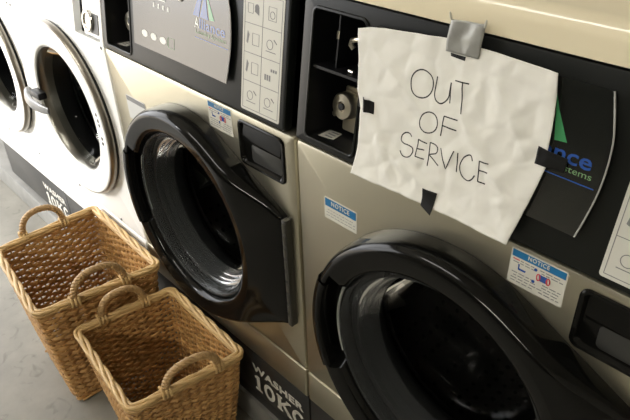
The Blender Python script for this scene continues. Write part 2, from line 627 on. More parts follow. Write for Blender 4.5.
def kick_text(parent, x0, z0):
    bm = text_bm('WASHER', F, x0, z0 + 0.068, 0.196, 0.025, 0.0002, 0.0006, bold=0.035, space=1.08)
    big = bmesh.new()
    h = 0.054
    # slab lettering: 1 0 K G
    def st(pts, wd):
        stroke(big, [(x0 + .004 + a, z0 + b) for a, b in pts], wd, F, 0.0002, 0.0008)
    st([(0.016, 0.0), (0.016, h)], .013)
    st([(0.002, .003), (0.030, .003)], .007)
    st([(0.003, h - .010), (0.016, h - .002)], .007)
    ov = [(0.060 + .016 * math.cos(a), h / 2 + (h / 2 - .005) * math.sin(a)) for a in [2 * math.pi * i / 24 for i in range(25)]]
    st(ov, .011)
    st([(0.100, 0.0), (0.100, h)], .013)
    st([(0.090, .003), (0.111, .003)], .006)
    st([(0.090, h - .003), (0.111, h - .003)], .006)
    st([(0.102, h * .40), (0.136, h - .003)], .008)
    st([(0.114, h * .55), (0.138, .003)], .012)
    st([(0.126, h - .003), (0.144, h - .003)], .006)
    st([(0.128, .003), (0.147, .003)], .006)
    gp = [(0.172 + .018 * math.cos(a), h / 2 + (h / 2 - .005) * math.sin(a)) for a in [math.radians(40 + 290 * i / 20) for i in range(21)]]
    st(gp, .011)
    st([(0.176, h * .42), (0.194, h * .42)], .006)
    st([(0.188, .002), (0.188, h * .44)], .009)
    merge(bm, big)
    return new_obj('capacity_lettering', bm, TEXTW, parent, smooth=False)


def instruction_card(parent, u0, v0, u1, v1):
    bm = bmesh.new()
    flat_poly(bm, rrect(u0, v0, u1, v1, 0.004, 4), K, 0.0, 0.0007)
    card = new_obj('instruction_card', bm, LABELG, parent, smooth=False)
    card['label'] = 'pale grey instruction card with a grid of pictograms'
    bm = bmesh.new()
    a, b, c, d = u0 + .005, v0 + .005, u1 - .005, v1 - .005
    lw = 0.0009
    z0, z1 = .0007, .0010
    segs = [((a, b), (c, b)), ((c, b), (c, d)), ((c, d), (a, d)), ((a, d), (a, b)), (((a + c) / 2, b), ((a + c) / 2, d))]
    for i in (1, 2, 3):
        v = b + (d - b) * i / 4
        segs.append(((a, v), (c, v)))
    for p, q in segs:
        stroke(bm, [p, q], lw, K, z0, z1)
    new_obj('grid_lines', bm, GREYINK, card, smooth=False)
    bm = bmesh.new()
    rnd = random.Random(11)
    cw, chh = (c - a) / 2, (d - b) / 4
    bm.free()
    for col in range(2):
        for row in range(4):
            bm = bmesh.new()
            x, y = a + cw * col, b + chh * row
            cx, cy = x + cw / 2, y + chh / 2
            k = (row * 2 + col)
            if k == 3:          # rows of bars
                for i in range(3):
                    flat_poly(bm, [(x + .010 + i * .006, y + .014), (x + .014 + i * .006, y + .014), (x + .014 + i * .006, y + .024), (x + .010 + i * .006, y + .024)], K, z0, z1)
                    flat_poly(bm, [(x + .026 + i * .006, y + .031), (x + .030 + i * .006, y + .031), (x + .030 + i * .006, y + .036), (x + .026 + i * .006, y + .036)], K, z0, z1)
            elif k in (2, 4):    # hand at a drawer
                stroke(bm, rect_pts(cx - .002, cy - .010, cx + .016, cy + .010), .0009, K, z0, z1)
                flat_poly(bm, [(x + .006, cy - .008), (x + .010, cy - .010), (x + .014, cy + .006), (x + .009, cy + .012)], K, z0, z1)
            elif k == 6:
                flat_poly(bm, circle(cx + .008, cy + .003, .006, 10), K, z0, z1)
                flat_poly(bm, [(cx + .002, cy - .004), (cx + .014, cy - .009), (cx + .014, cy + .0), (cx + .004, cy + .006)], K, z0, z1)
                stroke(bm, rect_pts(cx - .016, cy - .008, cx - .002, cy + .008), .0009, K, z0, z1)
            elif k == 7:
                stroke(bm, rect_pts(cx - .010, cy - .011, cx + .010, cy + .011), .0009, K, z0, z1)
                stroke(bm, circle(cx, cy - .002, .006, 14) + [(cx + .006, cy - .002)], .0011, K, z0, z1)
            else:
                stroke(bm, circle(cx - .004, cy, .008, 14) + [(cx + .004, cy)], .0011, K, z0, z1)
                stroke(bm, [(cx + .006, cy + .010), (cx + .014, cy + .004)], .002, K, z0, z1)
                stroke(bm, [(cx - .014, cy - .012), (cx + .012, cy - .012)], .0012, K, z0, z1)
            new_obj('pictogram', bm, GREYINK, card, smooth=False)


def rect_pts(x0, y0, x1, y1):
    return [(x0, y0), (x1, y0), (x1, y1), (x0, y1), (x0, y0)]


def logo_panel(parent):
    u0, u1, v0, v1 = 0.160, 0.506, 0.046, 0.222
    # gently bowed clear-faced cover over the controls; right edge curves out
    def edge_u(v):
        t = (v - v0) / (v1 - v0)
        return u1 - 0.004 + 0.012 * math.sin(math.pi * min(max(t, 0), 1)) - 0.016 * max(0, t - .72) ** 1.0
    def wof(u, v):
        t = (u - u0) / (u1 - u0)
        return 0.0045 + 0.0045 * max(0, t) ** 3
    n, mN = 24, 16
    bm = bmesh.new()
    top = [[None] * (mN + 1) for _ in range(n + 1)]
    for i in range(n + 1):
        for j in range(mN + 1):
            v = v0 + (v1 - v0) * j / mN
            u = u0 + (edge_u(v) - u0) * i / n
            top[i][j] = bm.verts.new(K(u, v, wof(u, v)))
    for i in range(n):
        for j in range(mN):
            bm.faces.new((top[i][j], top[i + 1][j], top[i + 1][j + 1], top[i][j + 1]))
    per = [top[i][0] for i in range(n + 1)] + [top[n][j] for j in range(1, mN + 1)] + [top[i][mN] for i in range(n - 1, -1, -1)] + [top[0][j] for j in range(mN - 1, 0, -1)]
    low = []
    for p in per:
        low.append(bm.verts.new(p.co - (K(0, 0, 0.0035) - K(0, 0, 0))))
    for i in range(len(per)):
        j = (i + 1) % len(per)
        bm.faces.new((per[i], per[j], low[j], low[i]))
    bm.faces.new(list(reversed(low)))
    pn = new_obj('control_cover', bm, PLEX, parent, angle=50)
    # bright cut edge on the right
    bm = bmesh.new()
    add_tube(bm, [K(edge_u(v0 + (v1 - v0) * j / 20) + .0004, v0 + (v1 - v0) * j / 20, wof(u1, 0) - .001) for j in range(21)], 0.0013, 6)
    e = new_obj('cover_edge', bm, EDGE, pn)
    e['label'] = 'bright cut edge of the clear cover'
    def KL(u, v, w):
        return K(u, v, w + wof(u, v))
    # sail shaped emblem
    bm = bmesh.new()
    flat_poly(bm, [(0.392, 0.150), (0.412, 0.150), (0.428, 0.205), (0.421, 0.207)], KL, .0002, .0005)
    flat_poly(bm, [(0.416, 0.150), (0.444, 0.149), (0.441, 0.158), (0.4335, 0.196)], KL, .0002, .0005)
    new_obj('emblem_sail', bm, LOGOBLUE, pn, smooth=False)
    bm = bmesh.new()
    flat_poly(bm, [(0.448, 0.150), (0.4635, 0.1515), (0.4440, 0.186), (0.4355, 0.206)], KL, .0002, .0005)
    new_obj('emblem_stripe', bm, LOGOGREEN, pn, smooth=False)
    bm = text_bm('lliance', KL, 0.4145, 0.1285, 0.084, 0.0195, .0002, .0003, bold=0.015)
    new_obj('brand_lettering', bm, LOGOBLUE, pn, smooth=False)
    bm = text_bm('A', KL, 0.397, 0.1285, 0.016, 0.0185, .0002, .0003, bold=0.02)
    new_obj('brand_initial', bm, LOGOLIGHT, pn, smooth=False)
    bm = text_bm('Laundry Systems', KL, 0.402, 0.1160, 0.100, 0.0105, .0002, .0003)
    new_obj('brand_subline', bm, TEALINK, pn, smooth=False)
    bm = bmesh.new()
    stroke(bm, [(0.398, 0.1105), (0.508, 0.1100)], .0014, KL, .0002, .0005)
    new_obj('brand_underline', bm, LOGOBLUE, pn, smooth=False)
    # printed control symbols on the left half
    bm = bmesh.new()
    bm.free()
    for cu in (0.207, 0.243, 0.279):
        bm = bmesh.new()
        flat_poly(bm, [(cu + .012 * math.cos(a), .0765 + .0072 * math.sin(a)) for a in [2 * math.pi * i / 16 for i in range(16)]], KL, .0002, .0005)
        new_obj('coin_symbol', bm, LOGOLIGHT, pn, smooth=False)
    for i in range(4):
        bm = bmesh.new()
        cu = 0.248 + .018 * i
        flat_poly(bm, [(cu - .003, .138), (cu + .003, .138), (cu + .002, .147), (cu - .002, .147)], KL, .0002, .0005)
        new_obj('arrow_symbol', bm, LOGOLIGHT, pn, smooth=False)
    bm = bmesh.new()
    stroke(bm, [(.222, .172), (.222, .156), (.292, .156), (.292, .172)], .002, KL, .0002, .0005)
    new_obj('display_outline', bm, LOGOLIGHT, pn, smooth=False)
    bm = bmesh.new()
    stroke(bm, rect_pts(.300, .067, .322, .088), .0012, KL, .0002, .0005)
    stroke(bm, [(.296, .070), (.296, .085)], .0012, KL, .0002, .0005)
    new_obj('card_symbol', bm, TEALINK, pn, smooth=False)
    # small lock knob
    bm = bmesh.new()
    add_loops(bm, [[KL(0.349 + r * math.cos(a), 0.176 + r * math.sin(a), w) for a in [2 * math.pi * i / 20 for i in range(20)]]
                   for r, w in ((.010, 0), (.010, .002), (.008, .0036), (.003, .0038))], False, True)
    new_obj('cover_knob', bm, CHROME, pn)


def coin_compartment(parent):
    a, b, c, d = 0.026, 0.014, 0.1345, 0.2215     # opening
    dep = 0.105
    bm = bmesh.new()
    add_loops(bm, [[K(u, v, w) for u, v in rrect(a + i, b + i, c - i, d - i, 0.006)] for w, i in ((-0.001, 0), (-0.03, .001), (-dep, .003))], False, True)
    box = new_obj('coin_compartment', bm, COMPART, parent, angle=40)
    box['label'] = 'empty black coin box compartment'
    # raised frame round the opening
    bm = bmesh.new()
    add_loops(bm, [[K(u, v, w) for u, v in rrect(a + i, b + i, c - i, d - i, 0.008 - (i if i < 0 else 0))] for i, w in ((-.005, 0.0), (-.004, .002), (-.001, .0025), (.0005, .001), (.0005, -.01))])
    new_obj('compartment_frame', bm, BLACK, box)
    bm = bmesh.new()
    add_box(bm, (a + .001, -dep, 0.1300), (c - .001, -.004, 0.1345), f=lambda u, w, v: K(u, v, w))
    new_obj('shelf', bm, COMPART, box)
    # vertical divider plate in the upper half
    bm = bmesh.new()
    add_box(bm, (0.0605, -dep, 0.1345), (0.0635, -.020, 0.2185), f=lambda u, w, v: K(u, v, w))
    new_obj('divider', bm, COMPART, box)
    # bright lock plate and round lock in the lower half
    bm = bmesh.new()
    flat_poly(bm, rrect(0.060, 0.026, 0.1325, 0.102, .004, 3), K, -.056, -.052)
    new_obj('lock_plate', bm, BRASSY, box, smooth=False)
    bm = bmesh.new()
    add_loops(bm, [[K(.071 + r * math.cos(q), .071 + r * math.sin(q), w) for q in [2 * math.pi * i / 32 for i in range(32)]]
                   for r, w in ((.0235, -.052), (.0235, -.045), (.0228, -.036), (.0205, -.033), (.009, -.032), (.0065, -.035))], False, True)
    lk = new_obj('lock_cylinder', bm, BRASSY, box)
    bm = bmesh.new()
    add_loops(bm, [[K(.071 + r * math.cos(q), .071 + r * math.sin(q), w) for q in [2 * math.pi * i / 16 for i in range(16)]]
                   for r, w in ((.0055, -.035), (.0055, -.031), (.002, -.0305))], False, True)
    new_obj('keyhole_plug', bm, INK, lk)
    # small latch in the upper half
    bm = bmesh.new()
    add_tube(bm, [K(.112, .186, -.030), K(.100, .187, -.022), K(.092, .184, -.019), K(.0905, .177, -.019), K(.095, .172, -.021)], .0045, 8)
    new_obj('latch', bm, BRASSY, box)
    bm = bmesh.new()
    bm.free()
    for nm, p, q, r in (('divider_clip', K(.062, .192, -.019), K(.062, .180, -.019), .0022), ('shelf_pin', K(.092, .1375, -.020), K(.103, .1375, -.018), .003), ('screw', K(.046, .050, -.052), K(.046, .050, -.044), .005)):
        bm = bmesh.new()
        add_tube(bm, [p, q], r, 8)
        new_obj(nm, bm, BRASSY, box)
    # printed ticket lying on the compartment floor
    bm = bmesh.new()
    T = lambda u, w, v: K(u, v, w)
    vs = [K(u, .0155, w) for u, w in ((.022 + .012, -.050), (.060, -.054), (.071, -.022), (.042, -.015))]
    f0 = [bm.verts.new(p) for p in vs]
    f1 = [bm.verts.new(p + Vector((0, 0, .0006))) for p in vs]
    bm.faces.new(f1)
    for i in range(4):
        bm.faces.new((f0[i], f0[(i + 1) % 4], f1[(i + 1) % 4], f1[i]))
    tk = new_obj('ticket', bm, LABELG, box, smooth=False)
    for i_ in range(3):
        bm = bmesh.new()
        w_ = -.047 + .010 * i_
        add_box(bm, (.044 + .002 * i_, w_, .0163), (.060 + .002 * i_, w_ + .004, .0166), f=lambda u, w, v: K(u, v, w))
        new_obj('ticket_print', bm, GREYINK, tk, smooth=False)
    tk['label'] = 'small grey printed ticket stuck on the compartment floor'


def make_steel_washer():
    W = 0.69
    root = thing('washing_machine', '', 'washing machine', (0, 0, 0))
    # --- front panel with door hole and soap drawer hole
    bm = bmesh.new()
    hole_d = circle(0.345, 0.655, 0.226, 96)
    hole_s = rrect(0.5255, 0.8575, 0.6605, 0.9530, 0.013)
    plate(bm, (0.0025, 0.3905, W - 0.0025, ZC - 0.001), [hole_d, hole_s], F, thick=0.03, r=0.006, cham=0.007, hole_depth=.006)
    new_obj('front_panel', bm, STEEL, root, angle=30)
    # --- lower panel
    bm = bmesh.new()
    plate(bm, (0.0025, 0.3, W - 0.0025, 0.3885), [], F, thick=0.03, r=0.004, cham=0.004)
    new_obj('lower_panel', bm, STEEL, root, angle=30)
    # --- cabinet behind
    bm = bmesh.new()
    z0, z1 = 0.14, 1.2125
    add_box(bm, (0.006, 0.050, 0.14), (0.012, 0.60, 1.205))
    add_box(bm, (W - .012, 0.050, 0.14), (W - .006, 0.60, 1.205))
    add_box(bm, (0.010, 0.595, 0.14), (W - .010, 0.60, 1.205))
    add_box(bm, (0.010, 0.030, 0.14), (W - .010, 0.595, 0.146))
    new_obj('cabinet', bm, SIDE, root, smooth=False)
    # --- kick panel and base
    bm = bmesh.new()
    add_box(bm, (0.0025, 0.004, 0.14), (W - .0025, 0.03, 0.298), bev=.002)
    k = new_obj('kick_panel', bm, KICK, root)
    kt = kick_text(k, 0.471, 0.157)
    kt.location = (0, 0.0038, 0)
    kt['label'] = 'worn white capacity lettering'
    bm = bmesh.new()
    add_box(bm, (0.004, 0.010, 0.095), (W - .004, 0.58, 0.14))
    new_obj('base_frame', bm, KICK, root, smooth=False)
    # --- console
    bm = bmesh.new()
    plate(bm, (0.002, 0.0015, 0.6615, CH - .001), [rrect(0.026, 0.014, 0.1345, 0.2215, 0.006)], K, thick=0.018, r=0.004, cham=0.003)
    new_obj('console', bm, BLACK, root, angle=30)
    bm = bmesh.new()
    add_box(bm, (0.6620, -.075, 0.001), (0.6885, -.030, CH - .003), f=lambda u, w, v: K(u, v, w))
    new_obj('console_gap_shade', bm, RUBBER, root, smooth=False)  # black filler block, stands in for the shade in the gap beside the console
    coin_compartment(root)
    logo_panel(root)
    instruction_card(root, 0.5395, 0.010, 0.6475, 0.223)
    # --- lid
    lid_part(root, W, LID, 1.2125, 0.0325)
    bm = bmesh.new()
    add_box(bm, (0.006, 0.045, 1.195), (W - .006, 0.59, 1.2125))
    new_obj('lid_gap_shade', bm, RUBBER, root, smooth=False)  # black block that draws the shadow line between console and lid
    # --- soap drawer
    bm = bmesh.new()
    x0, z0, x1, z1 = 0.5255, 0.8575, 0.6605, 0.9530
    add_loops(bm, [[F(u, v, w) for u, v in rrect(x0 + i, z0 + i, x1 - i, z1 - i, 0.013 - i * .5)] for i, w in ((0.0004, -.004), (.0004, .002), (.0025, .0035), (.006, .0030), (.0085, .000), (.010, -.004))], False, True)
    dr = new_obj('soap_drawer', bm, GLOSSBLACK, root, angle=35)
    bm = bmesh.new()
    # scooped finger grip: overhanging upper flap and a sloping tray below
    u0, u1 = x0 + .012, x1 - .012
    add_loops(bm, [[F(u0, 0.9435, -.0035), F(u1, 0.9435, -.0035)], [F(u0, .915, .001), F(u1, .915, .001)], [F(u0 + .002, .908, -.001), F(u1 - .002, .908, -.001)], [F(u0 + .002, .911, -.0035), F(u1 - .002, .911, -.0035)]], cyclic=False)
    new_obj('drawer_flap', bm, GLOSSBLACK, dr, angle=50)
    bm = bmesh.new()
    add_loops(bm, [[F(u, v, w) for u, v in p] for w, p in ((-.0036, rrect(u0 + .02, .870, u1 - .002, .9075, .008)), (-.0028, rrect(u0 + .024, .874, u1 - .006, .9055, .006)))], False, True)
    new_obj('drawer_tray', bm, mat('drawer_tray_grey', (.030, .030, .028), .3), dr)
    # --- notice stickers
    notice(root, 0.072, 0.839, 0.149, 0.882, 'small')
    notice(root, 0.428, 0.904, 0.507, 0.961, 'big')
    # --- door
    cx, cz = 0.345, 0.655
    angs = sorted(set([2 * math.pi * i / 120 for i in range(120)] + [math.atan2(.137, .312), 2 * math.pi - math.atan2(.137, .312)]))
    def hollow(th):
        a = math.degrees(th) % 360
        k = min(max((a - 151) / 4, 0), 1) * min(max((207 - a) / 4, 0), 1)
        return k * k * (3 - 2 * k)
    def loop(r, hx, hz, d, circ=False, dip=None):
        out = []
        for th in angs:
            R = r if circ else hull_dir(th, r, hx, hz)
            x, z = R * math.cos(th), R * math.sin(th)
            s = min(max((x - .16) / (.312 - .16), 0), 1)
            s = s * s * (3 - 2 * s)
            y = -d * ((1 - s) + s * 0.32)
            if circ:
                y = -d
            if dip is not None:
                y = -(d + (dip - d) * hollow(th))
            out.append(Vector((cx + x, y, cz + z)))
        return out
    bm = bmesh.new()
    add_loops(bm, [loop(.262, .312, .137, .001), loop(.262, .312, .137, .030), loop(.2595, .310, .135, .043), loop(.255, .307, .132, .051), loop(.249, .304, .129, .055), loop(.244, .300, .126, .0555),
                   loop(.240, 0, 0, .0548, True, .0530), loop(.2375, 0, 0, .0546, True, .012), loop(.2215, 0, 0, .0520, True, .010), loop(.2195, 0, 0, .0515, True, .022), loop(.2135, 0, 0, .050, True, .026), loop(.2085, 0, 0, .044, True, .026), loop(.2065, 0, 0, .030, True, .022), loop(.206, 0, 0, .002, True)])
    door = new_obj('door', bm, GLOSSBLACK, root, angle=50)
    door['label'] = 'black plastic door with a round porthole'
    # handle grip in the left of the ring
    bm = bmesh.new()
    def arc(r, a0, a1, d, n=24):
        return [Vector((cx + r * math.cos(math.radians(a0 + (a1 - a0) * i / n)), -d, cz + r * math.sin(math.radians(a0 + (a1 - a0) * i / n)))) for i in range(n + 1)]
    add_loops(bm, [arc(.2625, 158, 206, .020), arc(.2640, 158, 206, .034), arc(.2615, 158, 206, .048), arc(.253, 158, 206, .0570), arc(.2425, 158, 206, .0575), arc(.2390, 158, 206, .0565), arc(.2365, 158, 206, .050), arc(.2365, 158, 206, .030)], cyclic=False)
    new_obj('door_handle', bm, GLOSSBLACK, door, angle=60)
    bm = bmesh.new()
    add_tube(bm, arc(.2165, 158, 200, .0260), .0028, 8)
    gs = new_obj('grip_trim', bm, mat('grip_trim_grey', (.30, .31, .29), .2), door)
    gs['label'] = 'slim grey trim beside the handle hollow'
    # hinge
    bm = bmesh.new()
    add_box(bm, (0.6575, -.017, 0.520), (0.6695, 0.0, 0.790), bev=.002)
    hg = new_obj('door_hinge', bm, mat('dark_hinge_steel', (.10, .098, .090), .35, .8), door)
    bm = bmesh.new()
    for i in range(9):
        z = .530 + i * .029
        add_tube(bm, [Vector((.6635, -.0165, z)), Vector((.6635, -.0165, z + .020))], .0035, 8)
    new_obj('hinge_knuckles', bm, mat('worn_hinge_steel', (.20, .195, .18), .35, .9), hg)
    # glass bowl bulging into the drum, with stepped clear rims
    n = 96
    def ring(r, y):
        return [Vector((cx + r * math.cos(2 * math.pi * i / n), y, cz + r * math.sin(2 * math.pi * i / n))) for i in range(n)]
    bm = bmesh.new()
    add_loops(bm, [ring(.168, .036), ring(.163, .060), ring(.153, .088), ring(.135, .106), ring(.10, .115), ring(.05, .118), ring(.01, .119)], False, True)
    new_obj('door_glass', bm, GLASS, door, angle=80)
    bm = bmesh.new()
    add_loops(bm, [ring(.2062, -.030), ring(.203, -.036), ring(.199, -.036), ring(.1965, -.031), ring(.194, -.027), ring(.1915, -.029), ring(.189, -.024), ring(.1875, -.012), ring(.1868, -.0105)])
    add_loops(bm, [ring(.1865, -.010), ring(.1845, -.006), ring(.1815, -.008), ring(.1795, .004), ring(.1775, .002), ring(.1745, .016), ring(.1725, .014), ring(.169, .034)])
    new_obj('glass_rim', bm, PLASTICBOWL, door, angle=80)
    # rubber gasket and drum
    bm = bmesh.new()
    add_loops(bm, [ring(.2255, .000), ring(.220, -.004), ring(.215, .004), ring(.2135, .03), ring(.208, .05), ring(.205, .075), ring(.212, .09), ring(.235, .095)])
    new_obj('door_gasket', bm, RUBBER, root, angle=60)
    bm = bmesh.new()
    add_loops(bm, [ring(.206, .098), ring(.232, .100), ring(.250, .112), ring(.252, .13), ring(.252, .44), ring(.235, .46), ring(.10, .47), ring(.02, .465)], False, True)
    dm = new_obj('drum', bm, drum_mat(), root, angle=40)
    for kk in range(3):
        a0 = math.radians(75 + 120 * kk)
        bm = bmesh.new()
        prof = [(-.14, .252), (-.09, .222), (-.03, .196), (.03, .196), (.09, .222), (.14, .252)]
        add_loops(bm, [[Vector((cx + rr * math.cos(a0 + da), yy, cz + rr * math.sin(a0 + da))) for da, rr in prof] for yy in (.135, .15, .42, .44)], True, True, cyclic=False)
        new_obj('drum_lifter', bm, DRUM, dm, angle=40)
    return root


def drum_mat():
    if 'perforated_drum_steel' in MATS:
        return MATS['perforated_drum_steel']
    m = mat('perforated_drum_steel', (.085, .08, .07), .36, .9)
    nt = m.node_tree
    b = nt.nodes['Principled BSDF']
    tc = nt.nodes.new('ShaderNodeTexCoord')
    v = nt.nodes.new('ShaderNodeTexVoronoi')
    v.inputs['Scale'].default_value = 42
    v.inputs['Randomness'].default_value = 0.12
    nt.links.new(tc.outputs['Object'], v.inputs['Vector'])
    r = nt.nodes.new('ShaderNodeValToRGB')
    r.color_ramp.elements[0].position = 0.20
    r.color_ramp.elements[0].color = (.004, .004, .004, 1)
    r.color_ramp.elements[1].position = 0.26
    r.color_ramp.elements[1].color = (.040, .038, .034, 1)
    nt.links.new(v.outputs['Distance'], r.inputs['Fac'])
    nt.links.new(r.outputs['Color'], b.inputs['Base Color'])
    return m


def make_white_washer():
    W = 0.60
    root = thing('washing_machine', '', 'washing machine', (0, 0, 0))
    cx, cz = 0.30, 0.715
    bm = bmesh.new()
    plate(bm, (0.0015, 0.3905, W - .0015, ZC - 0.001), [circle(cx, cz, .215, 72)], F, thick=.03, r=.006, cham=.004)
    new_obj('front_panel', bm, WHITE, root, angle=30)
    bm = bmesh.new()
    plate(bm, (0.0015, 0.299, W - .0015, 0.3895), [], F, thick=.03, r=.004, cham=.003)
    new_obj('lower_panel', bm, WHITE, root, angle=30)
    bm = bmesh.new()
    add_box(bm, (0.004, 0.030, 0.14), (0.010, 0.60, 1.205))
    add_box(bm, (W - .010, 0.030, 0.14), (W - .004, 0.60, 1.205))
    add_box(bm, (0.010, 0.595, 0.14), (W - .010, 0.60, 1.205))
    new_obj('cabinet', bm, WHITE, root, smooth=False)
    bm = bmesh.new()
    add_box(bm, (0.0015, 0.004, 0.14), (W - .0015, 0.03, 0.298), bev=.002)
    k = new_obj('kick_panel', bm, KICK, root)
    kt = kick_text(k, 0.381, 0.157)
    kt.location = (0, 0.0038, 0)
    kt['label'] = 'worn white capacity lettering'
    bm = bmesh.new()
    add_box(bm, (0.02, 0.03, 0.095), (W - .02, 0.58, 0.14))
    new_obj('base_frame', bm, KICK, root, smooth=False)
    # console with a coin slot recess at its right end
    bm = bmesh.new()
    a, b, c, d = 0.450, 0.006, 0.584, 0.215
    plate(bm, (0.0015, 0.0, W - .0015, CH - .001), [rrect(a, b, c, d, .006)], K, thick=.018, r=.004, cham=.003)
    new_obj('console', bm, WHITE, root, angle=30)
    bm = bmesh.new()
    add_loops(bm, [[K(u, v, w) for u, v in rrect(a - .0005, b - .0005, c + .0005, d + .0005, .006)] for w in (0.0003, -.015, -.05)], False, True)
    rc = new_obj('coin_recess', bm, COMPART, root, angle=40)
    rc['label'] = 'dark coin recess at the right end of the console'
    bm = bmesh.new()
    flat_poly(bm, rrect(a + .045, b + .006, c - .001, d - .004, .004, 4), K, -.05, -.004)
    new_obj('recess_plate', bm, WHITE, rc, smooth=False)
    bm = bmesh.new()
    add_loops(bm, [[K(.526 + r * math.cos(q), .047 + r * 1.05 * math.sin(q), w) for q in [2 * math.pi * i / 32 for i in range(32)]]
                   for r, w in ((.026, -.004), (.026, .002), (.024, .004), (.018, .004), (.016, .001), (.006, .001))], False, True)
    lk = new_obj('coin_lock', bm, CHROME, rc)
    bm = bmesh.new()
    flat_poly(bm, rrect(.536, .020, .574, .068, .004, 4), K, -.004, -.0025)
    new_obj('coin_plate', bm, mat('dark_grey_plate', (.07, .07, .07), .4), rc, smooth=False)
    lid_part(root, W, WHITE, 1.2125, 0.0325)
    # screws
    bm = bmesh.new()
    for u, v in ((.186, .407), (.463, .403), (.585, .961), (.015, .961)):
        bm = bmesh.new()
        add_loops(bm, [[F(u + r * math.cos(q), v + r * math.sin(q), w) for q in [2 * math.pi * i / 12 for i in range(12)]] for r, w in ((.0042, 0), (.0036, .0015), (.0015, .0016))], False, True)
        new_obj('panel_screw', bm, mat('screw_dark', (.10, .10, .09), .4, .7), root)
    # door
    n = 96
    def ring(r, y):
        return [Vector((cx + r * math.cos(2 * math.pi * i / n), y, cz + r * math.sin(2 * math.pi * i / n))) for i in range(n)]
    bm = bmesh.new()
    add_loops(bm, [ring(.2545, -.024), ring(.2538, -.0265), ring(.251, -.0278), ring(.245, -.0280), ring(.205, -.0235), ring(.190, -.0205), ring(.1865, -.0175), ring(.1858, -.012)])
    door = new_obj('door', bm, WHITE, root, angle=60)
    door['label'] = 'round white door with a chrome outer band'
    bm = bmesh.new()
    add_loops(bm, [ring(.256, -.008), ring(.2605, -.0095), ring(.2612, -.013), ring(.2585, -.023), ring(.2565, -.0258), ring(.2540, -.0252)])
    new_obj('chrome_band', bm, mat('door_band_chrome', (.30, .275, .235), .30, 1.0), door, angle=60)
    bm = bmesh.new()
    add_loops(bm, [ring(.256, -.0095), ring(.254, .000)])
    new_obj('door_seal', bm, RUBBER, door, angle=60)
    bm = bmesh.new()
    add_loops(bm, [ring(.1868, -.0155), ring(.1845, -.0165), ring(.1820, -.014), ring(.1785, .006), ring(.1750, .028)])
    new_obj('porthole_band', bm, mat('porthole_dark_chrome', (.20, .19, .165), .28, 1.0), door, angle=60)
    bm = bmesh.new()
    add_loops(bm, [ring(.1785, .006), ring(.168, .03), ring(.15, .06), ring(.12, .085), ring(.06, .095), ring(.01, .097)], False, True)
    new_obj('door_glass', bm, GLASS, door, angle=80)
    # paddle handle
    bm = bmesh.new()
    P = [Vector((cx - .246, -.024, cz - .004)), Vector((cx - .238, -.038, cz - .008)), Vector((cx - .210, -.050, cz - .016)), Vector((cx - .165, -.056, cz - .018)), Vector((cx - .110, -.052, cz - .018)), Vector((cx - .076, -.044, cz - .018))]
    Q = []
    for i in range(len(P) - 1):
        for k2 in range(4):
            Q.append(P[i].lerp(P[i + 1], k2 / 4))
    Q.append(P[-1])
    rr = [.006 + .014 * math.sin(math.pi * min(1, .18 + .72 * i / (len(Q) - 1))) for i in range(len(Q))]
    add_tube(bm, Q, rr, 12, flat=(Vector((0.25, -.97, 0)).normalized(), .42))
    new_obj('door_handle', bm, GREYPL, door, angle=60)
    bm = bmesh.new()
    add_box(bm, (cx - .175, -.052, cz + .004), (cx - .112, -.024, cz + .026), bev=.006)
    new_obj('latch_block', bm, COMPART, door)
    bm = bmesh.new()
    for u, v in ((.530, .775), (.533, .758), (.535, .745), (.533, .706), (.531, .690)):
        u -= .006
        bm = bmesh.new()
        add_loops(bm, [[F(u + r * math.cos(q), v + r * math.sin(q), w) for q in [2 * math.pi * i / 12 for i in range(12)]] for r, w in ((.0052, .0215), (.0048, .0275), (.002, .0277))], False, True)
        new_obj('hinge_screw', bm, mat('hinge_screw_black', (.03, .03, .03), .4), door)
    # gasket and drum
    bm = bmesh.new()
    add_loops(bm, [ring(.2145, .000), ring(.205, .02), ring(.20, .08), ring(.215, .095)])
    new_obj('door_gasket', bm, RUBBER, root, angle=60)
    bm = bmesh.new()
    add_loops(bm, [ring(.20, .098), ring(.225, .105), ring(.23, .13), ring(.23, .42), ring(.20, .45), ring(.02, .455)], False, True)
    new_obj('drum', bm, drum_mat(), root, angle=40)
    return root


def copy_tree(o, parent=None):
    c = o.copy()
    COL.objects.link(c)
    if parent:
        c.parent = parent
    for ch in list(o.children):
        copy_tree(ch, c)
    return c


wa = make_steel_washer()
wa.location = (0, 0, 0)
wa['label'] = 'steel front-load washer with the handwritten out of service sign taped on'
wa['group'] = 'washing machines in the row'
wb = copy_tree(wa)
wb.location = (-0.69, 0, 0)
wb['label'] = 'steel front-load washer with black door, right of the white washers and behind the small basket'
for ch in wb.children:                       # its left sticker has faded
    if ch.name.startswith('notice_sticker') and 'small' in ch.get('label', ''):
        for g in list(ch.children):
            bpy.data.objects.remove(g)
        bpy.data.objects.remove(ch)
        break
notice(wb, 0.068, 0.806, 0.158, 0.868, 'faded')

wc = make_white_washer()
wc.location = (-1.29, 0, 0)
wc['label'] = 'white front-load washer with round chrome-rimmed door, next to the steel washer'
wc['group'] = 'washing machines in the row'
wd = copy_tree(wc)
wd.location = (-1.89, 0, 0)
wd['label'] = 'white front-load washer at the far left end of the row, cut off by the frame'

